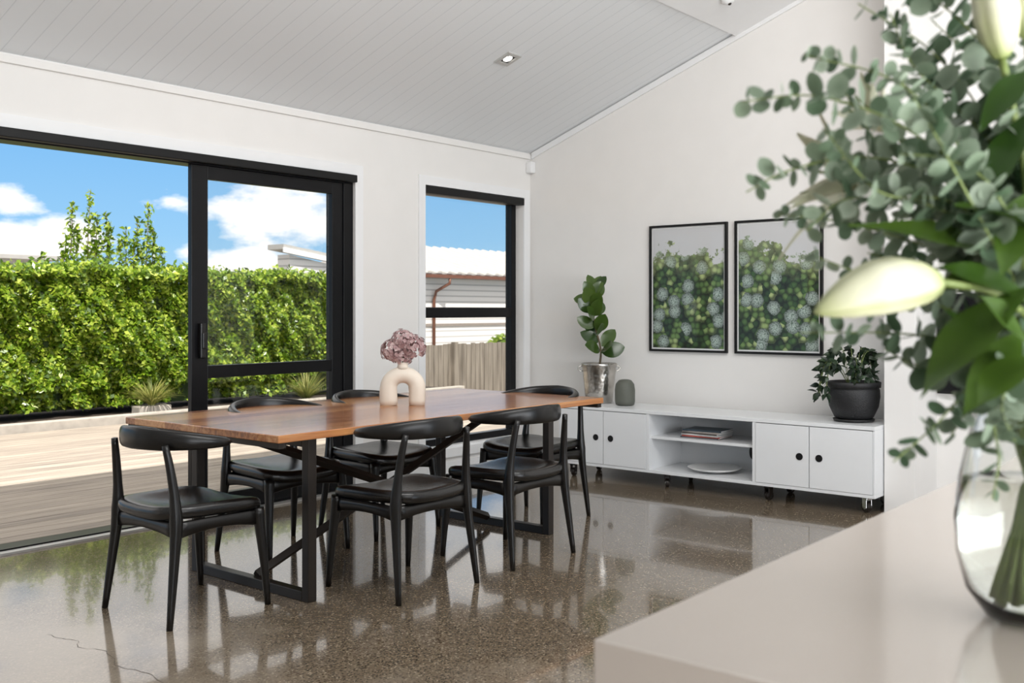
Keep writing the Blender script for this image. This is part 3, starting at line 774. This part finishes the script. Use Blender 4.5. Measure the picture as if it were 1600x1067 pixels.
def petal_bud(name, a, b_, rad, label):
    e = empty(name, a)
    info(e, label, 'flower', group='white lilies in the glass vase')
    ax = b_ - a; L = ax.length; ax.normalize()
    s = ax.orthogonal().normalized(); u = ax.cross(s)
    V = []; F = []; C = []; n = 42; m_ = 24
    for i in range(m_ + 1):
        t = i / m_
        r_ = rad * np.interp(t, [0, .04, .15, .35, .55, .75, .88, .96, 1], [.30, .48, .78, 1.0, .96, .72, .45, .22, .05])
        bow = Vector((0, 0, .010 * math.sin(math.pi * t)))
        for k in range(n):
            a_ = 2 * math.pi * k / n + .5 * t
            ridge = 1 + .05 * math.cos(3 * a_) - .12 * (1 - abs(math.sin(1.5 * a_))) ** 3
            V.append(ax * L * t + bow + (s * math.cos(a_) + u * math.sin(a_)) * r_ * ridge)
            C.append(max(0, min(1, np.interp(t, [0, .15, .45, .8, 1], [.05, .5, .95, .7, .2]) * (.45 + .55 * abs(math.sin(1.5 * a_)) ** .6))))
    for i in range(m_):
        for k in range(n):
            F.append((i * n + k, i * n + (k + 1) % n, (i + 1) * n + (k + 1) % n, (i + 1) * n + k))
    F += [tuple(range(n)), tuple(range(m_ * n, (m_ + 1) * n))]
    mesh('petals', V, F, M['lily'], e, smooth=True, cols=C)
    return e

def stem_to(e, end, via):
    o0 = e.location
    ang = R.uniform(0, 6.28)
    path = crm([vc + Vector((math.cos(ang) * .03, math.sin(ang) * .03, .02)), vc + Vector((-math.cos(ang) * .02, -math.sin(ang) * .02, .30)), via, end], 8)
    path = [q - o0 for q in path]
    loft('stem', path, [.0046] * len(path), [.0046] * len(path), M['stem'], e, n=8)

a = sk(1464, 440, -.10); b0 = sk(1266, 488, -.12)
e = petal_bud('lily_bud', a, b0, .0325, 'large closed creamy white lily bud in the glass vase')
stem_to(e, a, sk(1570, 470, -.06))
a = sk(1560, 90, -.05); b0 = sk(1535, -60, -.06)
e = petal_bud('lily_bud', a, b0, .027, 'half closed yellow-white lily bud at the top of the bouquet')
stem_to(e, a, sk(1600, 300, -.03))
a = sk(1600, 60, -.02); b0 = sk(1590, -90, -.03)
e = petal_bud('lily_bud', a, b0, .022, 'slim green-white lily bud at the top of the bouquet')
stem_to(e, a, sk(1615, 300, -.02))

def lily(center, axis, size, label, via, wf=.24):
    e = empty('lily', center); info(e, label, 'flower', group='white lilies in the glass vase')
    ax = axis.normalized(); s = ax.orthogonal().normalized(); u = ax.cross(s)
    sp_ = []
    for k in range(6):
        a_ = k * math.pi / 3 + R.uniform(-.15, .15)
        o_ = s * math.cos(a_) + u * math.sin(a_)
        d_ = ax + o_ * R.uniform(.15, .32)
        sp_.append((Vector((0, 0, 0)), d_, ax - o_ * .6, size * R.uniform(.85, 1.1), size * (wf if k % 2 else wf * 1.25), R.uniform(.25, .5), R.uniform(.8, 1)))
    leaves('petals', sp_, M['lily'], e, nseg=12, fold=.35, wave=.05, power=.95)
    st_ = []
    for k in range(6):
        a_ = k * math.pi / 3 + .5
        o_ = s * math.cos(a_) + u * math.sin(a_)
        st_.append(loft('', [ax * .01, ax * size * .5 + o_ * size * .12, ax * size * .72 + o_ * size * .22], [.0012] * 3, [.0012] * 3, None, n=5, data_only=True))
    merge('stamens', st_, M['stem'], e)
    stem_to(e, center, via)
lily(sk(1400, 285, .10), sk(1230, 262, .10) - sk(1400, 285, .10), .17, 'open white lily half hidden among the eucalyptus', sk(1540, 350, .08), .2)
lily(sk(1400, 215, .16), sk(1310, 130, .16) - sk(1400, 215, .16), .115, 'pale open lily behind the eucalyptus leaves', sk(1540, 330, .12), .22)

LL = [((1570,395,-.05),(1335,335,-.07),.055),((1600,450,-.10),(1420,590,-.13),.070),((1600,470,-.08),(1478,395,-.09),.045),((1600,110,-.06),(1525,190,-.07),.035),
      ((1610,170,-.05),(1500,330,-.06),.042),((1590,600,-.06),(1475,470,-.08),.045),((1610,360,-.08),(1500,300,-.10),.048),((1590,520,-.10),(1500,640,-.10),.045),
      ((1610,300,-.06),(1560,420,-.10),.05),((1600,420,0),(1450,440,.02),.05),((1610,500,-.04),(1700,420,-.05),.06),((1600,540,-.12),(1530,460,-.14),.05),((1610,560,-.13),(1520,610,-.16),.055)]
lf = empty('lily_foliage', vc + Vector((0, 0, .3))); info(lf, 'broad dark green lily leaves in the glass vase bouquet', 'foliage')
sp_ = []
for (p, q, W) in LL:
    a, b0 = sk(*p), sk(*q)
    sp_.append((a - lf.location, b0 - a, -fw * .5 + Vector((0, 0, .9)) + rv() * .3, (b0 - a).length * 1.05, W, R.uniform(.05, .25), R.random()))
leaves('leaves', sp_, M['lilyleaf'], lf, nseg=12, wave=.04)
st_ = []
for j in range(3):
    ang = j * 2.1
    path = crm([Vector((math.cos(ang) * .03, math.sin(ang) * .03, -.27)), Vector((-math.cos(ang) * .02, -math.sin(ang) * .02, .0)), sk(1602 - 4 * j, 440, -.05) - lf.location, sk(1604, 150 + 60 * j, -.05) - lf.location], 8)
    st_.append(loft('', path, [.005] * len(path), [.005] * len(path), None, n=8, data_only=True))
merge('stems', st_, M['stem'], lf)

# ------------------------------------------------------------------ exterior
g = boxes('ground', [(-40, 90, 5.72, 90, -1.2, -1.0)], M['ground'], origin=(0, 0, 0)); g['kind'] = 'structure'
L = []; y = 5.73
while y < 10.95:
    L.append((-3, 12.5, y, y + .135, -.045, -.018)); y += .142
dkk = boxes('deck', L + [(-3, 12.5, 5.73, 5.80, -1, -.045), (-3, 12.5, 10.9, 11.04, -1.0, -.045)], M['deck'], origin=(0, 5.73, 0))
info(dkk, 'weathered timber deck outside the sliding door', 'deck')
bedw = boxes('garden_bed', [(-3, 12.4, 11.12, 11.24, -1.0, .07), (-3, 12.4, 13.3, 13.4, -1.0, .10)], M['concrete'], bevel=.01)
info(bedw, 'low pale garden bed edging along the timber deck', 'garden bed')
mesh('soil', [(-7.7, -1.0, 1.02), (7.7, -1.0, 1.02), (7.7, 1.03, 1.02), (-7.7, 1.03, 1.02)], [(0, 1, 2, 3)], M['soil'], bedw)

rng = np.random.default_rng(3)
def leafcloud(name, P, nb, Ls, Ws, mat, parent, jitter=.8, loc=(0, 0, 0)):
    n = len(P)
    N_ = nb + rng.normal(0, jitter, (n, 3)); N_ /= np.linalg.norm(N_, axis=1)[:, None]
    D = rng.normal(0, 1, (n, 3)); D -= N_ * (D * N_).sum(1)[:, None]; D /= np.linalg.norm(D, axis=1)[:, None]
    Sd = np.cross(N_, D)
    Lh = (Ls * rng.uniform(.7, 1.2, n))[:, None] / 2; Wh = (Ws * rng.uniform(.7, 1.2, n))[:, None] / 2
    V = np.stack([P - D * Lh, P + Sd * Wh - D * Lh * .15, P + D * Lh, P - Sd * Wh - D * Lh * .15], 1).reshape(-1, 3)
    me = bpy.data.meshes.new(name)
    me.vertices.add(4 * n); me.vertices.foreach_set('co', V.ravel())
    me.loops.add(4 * n); me.loops.foreach_set('vertex_index', np.arange(4 * n))
    me.polygons.add(n); me.polygons.foreach_set('loop_start', np.arange(n) * 4)
    me.update(calc_edges=True)
    ca = me.color_attributes.new('Col', 'FLOAT_COLOR', 'POINT')
    c = np.repeat(rng.uniform(0, 1, n), 4)
    arr = np.ones((4 * n, 4), dtype=np.float32); arr[:, :3] = c[:, None]
    ca.data.foreach_set('color', arr.ravel())
    me.materials.append(mat)
    o = bpy.data.objects.new(name, me); o.location = loc
    if parent: o.parent = parent
    return link(o)
hg = empty('hedge', (7.5, 12.2, .1)); info(hg, 'dense clipped green leafy hedge behind the timber deck', 'hedge')
n = 85000
x = rng.uniform(-4.5, 4.3, n); zz = rng.uniform(0.02, 1.66, n)
lump = .07 * np.sin(3.3 * x + 1.2 * zz) + .06 * np.sin(6.1 * zz + 2.2 * x + 1) + .05 * np.sin(11 * x - 7 * zz) + .04 * np.sin(17 * x + 13 * zz)
yy = -.45 + lump + rng.exponential(.09, n) + .10 * (zz < .25)
P1 = np.stack([x, yy, zz], 1)
n2 = 20000
x = rng.uniform(-4.5, 4.3, n2); y2 = rng.uniform(-.5, .45, n2)
z2 = 1.62 + .03 * np.sin(4 * x) + .03 * np.sin(9 * x + 3 * y2) + np.abs(rng.normal(0, .06, n2))
P2 = np.stack([x, y2, z2], 1)
leafcloud('leaves', np.concatenate([P1, P2]), np.array([0, -.75, .65]), .084, .047, M['hedge'], hg)
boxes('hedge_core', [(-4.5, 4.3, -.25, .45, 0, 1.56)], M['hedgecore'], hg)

sh = empty('shrub', (7.48, 13.0, .1)); info(sh, 'tall upright leafy shoots rising above the hedge', 'shrub')
PL = []; stp = []
for (xo, h) in [(-.78, 2.62), (-.66, 2.35), (-.56, 2.80), (-.46, 2.5), (-.40, 2.15), (-.27, 2.4), (-.20, 2.52), (-.12, 2.2), (.03, 2.35), (.10, 2.15), (.20, 2.5), (.30, 2.70), (.42, 2.35), (.50, 2.15), (.66, 2.1), (-.92, 2.1), (-.33, 2.1), (-1.1, 1.95), (.30, 2.1), (-.6, 2.05)]:
    tx = xo + R.uniform(-.10, .10)
    stp.append(loft('', [(xo * .6, 0, 0), (xo, 0, 1.2), (tx, 0, h)], [.015, .01, .004], [.015, .01, .004], None, n=5, data_only=True))
    m_ = int(150 * (h - 1.2))
    t = rng.uniform(0, 1, m_)
    spread = .085 * (1.05 - t) ** .7 + .010
    PL.append(np.stack([xo + (tx - xo) * t + rng.normal(0, 1, m_) * spread * .8, rng.normal(0, 1, m_) * spread, 1.2 + (h - 1.2) * t], 1))
leafcloud('leaves', np.concatenate(PL), np.array([0, -.4, .4]), .09, .04, M['hedge'], sh)
merge('stems', stp, M['bark'], sh)

def tuft(loc, h, sp__, n_, pot, label):
    e = empty('ornamental_grass', loc); info(e, label, 'grass', group='grass tufts along the deck')
    z_ = 0
    if pot:
        boxes('planter', [(-.22, .22, -.09, .09, 0, .10)], M['concrete'], e, bevel=.01); z_ = .10
    S_ = []
    for i in range(n_):
        a_ = R.uniform(0, 6.28); o_ = Vector((math.cos(a_), math.sin(a_), 0))
        S_.append((o_ * .03 + Vector((0, 0, z_)), Vector((0, 0, 1)) + o_ * R.uniform(.1, sp__), o_ * -1 + Vector((0, 0, .3)), h * R.uniform(.7, 1.1), .012, R.uniform(.1, .6), R.random()))
    leaves('blades', S_, M['grass'], e, nseg=5)
tuft((6.93, 11.40, .03), .38, 1.1, 260, True, 'spiky golden ornamental grass in a pale planter trough')
tuft((9.35, 11.40, .03), .46, 1.1, 240, False, 'green ornamental grass tuft at the base of the hedge')

L = []; x = 12.6
while x < 24:
    L.append((x, x + .12, 14.0, 14.02, -1.0, .62 + R.uniform(-.015, .015))); x += .14
L += [(12.6, 24, 14.02, 14.07, .25, .34), (12.6, 24, 14.02, 14.07, -.6, -.5)]
x = 13.4
while x < 24:
    L.append((x, x + .11, 13.91, 14.0, -1.0, .66)); x += 1.8
fe = boxes('fence', L, M['fence']); info(fe, 'weathered vertical timber paling fence beside the neighbouring house', 'fence')
bs = empty('bush', (19.5, 16.2, -1.0)); info(bs, 'small green bush behind the timber fence', 'bush')
n = 2500
D = rng.normal(0, 1, (n, 3)); D /= np.linalg.norm(D, axis=1)[:, None]
leafcloud('leaves', D * rng.uniform(.75, 1.05, n)[:, None] * np.array([.6, .5, .85]) + np.array([0, 0, .85]), np.array([0, -.5, .6]), .14, .08, M['hedge'], bs)
boxes('trunk', [(-.04, .04, -.04, .04, 0, .8)], M['bark'], bs)

h2 = empty('neighbour_house', (26, 22, -1)); info(h2, 'single-storey pale weatherboard house with light metal roof behind the fence', 'house')
O = h2.location
boxes('house_walls', rel([(20.2, 38, 20.3, 27, -1, 2.28)], O), M['weather'], h2, origin=(0, 0, 0))
ex0, ex1, ey0, ey1, ez = 19.8, 38.6, 20.0, 27.6, 2.36
V = [(ex0, ey0, ez), (ex1, ey0, ez), (ex1, ey1, ez), (ex0, ey1, ez), (ex0 + 3.8, 23.8, ez + 1.05), (ex1 - 4.6, 23.8, ez + 1.05),
     (ex0, ey0, ez - .08), (ex1, ey0, ez - .08), (ex1, ey1, ez - .08), (ex0, ey1, ez - .08)]
V = [(a - O[0], b_ - O[1], c - O[2]) for a, b_, c in V]
mesh('roof', V, [(0, 1, 5, 4), (1, 2, 5), (2, 3, 4, 5), (3, 0, 4), (6, 7, 1, 0), (7, 8, 2, 1), (8, 9, 3, 2), (9, 6, 0, 3), (9, 8, 7, 6)], M['roof'], h2)
V = []; F = []
x = ex0 + .15
while x < ex1 - 4.6:
    f_ = min(1, (x - ex0) / 3.8); k = len(V)
    for (yy_, zz_) in ((ey0 - .03, ez), (ey0 + 3.8 * f_, ez + 1.05 * f_)):
        for dx, dz in ((-.12, .0), (-.05, .06), (.05, .06), (.12, .0)):
            V.append((x + dx - O[0], yy_ - O[1], zz_ + dz - O[2]))
    F += [(k, k + 1, k + 5, k + 4), (k + 1, k + 2, k + 6, k + 5), (k + 2, k + 3, k + 7, k + 6), (k, k + 3, k + 2, k + 1)]
    x += .42
mesh('roof_ribs', V, F, M['rib'], h2)
boxes('gutter', rel([(19.8, 38.6, 19.90, 20.0, 2.23, 2.33)], O), M['copper'], h2)
dp = [(21.6, 19.95, 2.22), (21.6, 19.95, 2.08), (21.3, 20.2, 1.85), (21.25, 20.24, 1.6), (21.25, 20.24, -.9)]
loft('downpipe', [(a - O[0], b_ - O[1], c - O[2]) for a, b_, c in dp], [.045] * 5, [.045] * 5, M['copper'], h2, n=10)
boxes('base_band', rel([(20.15, 38.05, 20.24, 20.3, -1, .10), (20.15, 38.05, 20.27, 20.3, .84, .92)], O), pmat('taupe_base', (.26, .22, .19), .7), h2)

h1 = empty('neighbour_house', (17.6, 20.4, -1)); info(h1, 'house with sloping single-pitch metal roof rising above the hedge', 'house')
O = h1.location
prism('house_walls', [(15.95 - O[0], 0), (19.0 - O[0], 0), (19.0 - O[0], 3.20), (15.95 - O[0], 3.68)], 'Y', 20.1 - O[1], 20.55 - O[1], M['weather'], h1)
prism('roof', [(15.7 - O[0], 3.80), (19.5 - O[0], 3.34), (19.5 - O[0], 3.46), (15.7 - O[0], 3.92)], 'Y', 20.0 - O[1], 20.62 - O[1], M['rib'], h1)
prism('fascia', [(15.68 - O[0], 3.72), (19.5 - O[0], 3.24), (19.5 - O[0], 3.35), (15.68 - O[0], 3.84)], 'Y', 19.95 - O[1], 20.0 - O[1], M['trimw'], h1)
h3 = empty('neighbour_house', (7.5, 23, -1)); info(h3, 'pale metal roofed house partly hidden behind the hedge', 'house')
O = h3.location
boxes('house_walls', rel([(2.5, 9.6, 20.8, 26, -1, 2.4)], O), M['weather'], h3, origin=(0, 0, 0))
prism('roof', [(20.2 - O[1], 3.40), (23.4 - O[1], 4.05), (26.4 - O[1], 3.40), (26.4 - O[1], 3.32), (20.2 - O[1], 3.32)], 'X', 2.0 - O[0], 10.4 - O[0], M['rib'], h3)

# ------------------------------------------------------------------ world & lights
w = bpy.data.worlds.new('world'); scene.world = w; w.use_nodes = True
nt = w.node_tree; bgn = nt.nodes['Background']
tc = nd(nt, 'ShaderNodeTexCoord')
sp = nd(nt, 'ShaderNodeSeparateXYZ', {0: tc.outputs['Generated']})
sky = ramp(nt, sp.outputs[2], [(0.0, (0.52, 0.78, 0.96)), (0.07, (0.33, 0.64, 0.96)), (0.17, (0.21, 0.52, 0.93)), (0.5, (0.22, 0.45, 0.80))])
mp = nd(nt, 'ShaderNodeMapping', {'Vector': tc.outputs['Generated'], 'Scale': (1, 1, 2.2)})
nz = nd(nt, 'ShaderNodeTexNoise', {'Vector': mp.outputs[0], 'Scale': 14.0, 'Detail': 7.0, 'Roughness': .58})
cur = nd(nt, 'ShaderNodeMath', {0: nz.outputs[0], 1: 0.5}, operation='SUBTRACT').outputs[0]
cur = nd(nt, 'ShaderNodeMath', {0: cur, 1: 1.8}, operation='MULTIPLY').outputs[0]
def dirv(px, py):
    a = px - 800
    v = Vector((1233.3 + .6325 * a, 1007 - .7747 * a, 485 - py)).normalized()
    v.z *= 2.2
    return tuple(v)
blob = nd(nt, 'ShaderNodeMapRange', {0: sp.outputs[2], 1: 0.16, 2: 0.21, 3: -.35, 4: .55}).outputs[0]  # cloud cover above the view, added to whiten sky reflections on the floor
for (px, py, r_) in [(430, 335, .12), (360, 325, .085), (490, 350, .10), (268, 315, .05), (5, 312, .05), (15, 372, .06), (105, 372, .06), (370, 412, .07), (300, 395, .04)]:
    ds = nd(nt, 'ShaderNodeVectorMath', {0: mp.outputs[0], 1: dirv(px, py)}, operation='DISTANCE')
    mr = nd(nt, 'ShaderNodeMapRange', {0: ds.outputs['Value'], 1: 0.0, 2: r_, 3: .75, 4: -.35})
    blob = nd(nt, 'ShaderNodeMath', {0: blob, 1: mr.outputs[0]}, operation='MAXIMUM').outputs[0]
tot = nd(nt, 'ShaderNodeMath', {0: blob, 1: cur}, operation='ADD').outputs[0]
cm = ramp(nt, tot, [(0.05, 0.0), (0.40, 1.0)])
mxs = nd(nt, 'ShaderNodeMix', {'Factor': cm, 6: sky, 7: (1.3, 1.26, 1.23, 1)}, data_type='RGBA')
nt.links.new(mxs.outputs[2], bgn.inputs[0])
bgn.inputs[1].default_value = 1.0

sl = bpy.data.lights.new('sun', 'SUN'); sl.energy = 7.0; sl.angle = .01; sl.color = (1, .96, .90)
so = link(bpy.data.objects.new('sun', sl))
so.rotation_euler = Vector((.25, .55, -1.0)).to_track_quat('-Z', 'Y').to_euler()
def area(name, loc, tgt, sx, sy, p, col=(1, .985, .965)):
    l = bpy.data.lights.new(name, 'AREA'); l.shape = 'RECTANGLE'; l.size = sx; l.size_y = sy; l.energy = p; l.color = col
    o = link(bpy.data.objects.new(name, l)); o.location = loc
    o.rotation_euler = (Vector(tgt) - Vector(loc)).to_track_quat('-Z', 'Y').to_euler()
area('ridge_fill', (3.0, 1.1, 3.9), (5.8, 3.9, .8), 4.0, 1.2, 115)  # added fill light under the ridge, out of view, brightens the far walls
area('south_fill', (1.0, -3.2, 2.2), (3.5, 3, 1.4), 5, 1.6, 60, (1, .97, .94))  # unseen fill from the south end, added for interior brightness, no fitting there
area('ceiling_fill', (2.0, -1.8, .9), (3.2, 3.0, 4.0), 5, 1.5, 235, (.98, .985, 1))  # upward fill added behind the camera to lighten the ceiling boards

# ------------------------------------------------------------------ camera
cd = bpy.data.cameras.new('camera'); cam = link(bpy.data.objects.new('camera', cd))
cam.location = (0, 0, 1.3); cam.rotation_euler = (math.radians(90), 0, math.radians(-50.77))
cd.sensor_width = 36; cd.lens = 36 * 1592 / 1600; cd.shift_y = -48.5 / 1600
cd.clip_start = .05; cd.clip_end = 300
cd.dof.use_dof = True; cd.dof.focus_distance = 5.2; cd.dof.aperture_fstop = 5.0
scene.camera = cam
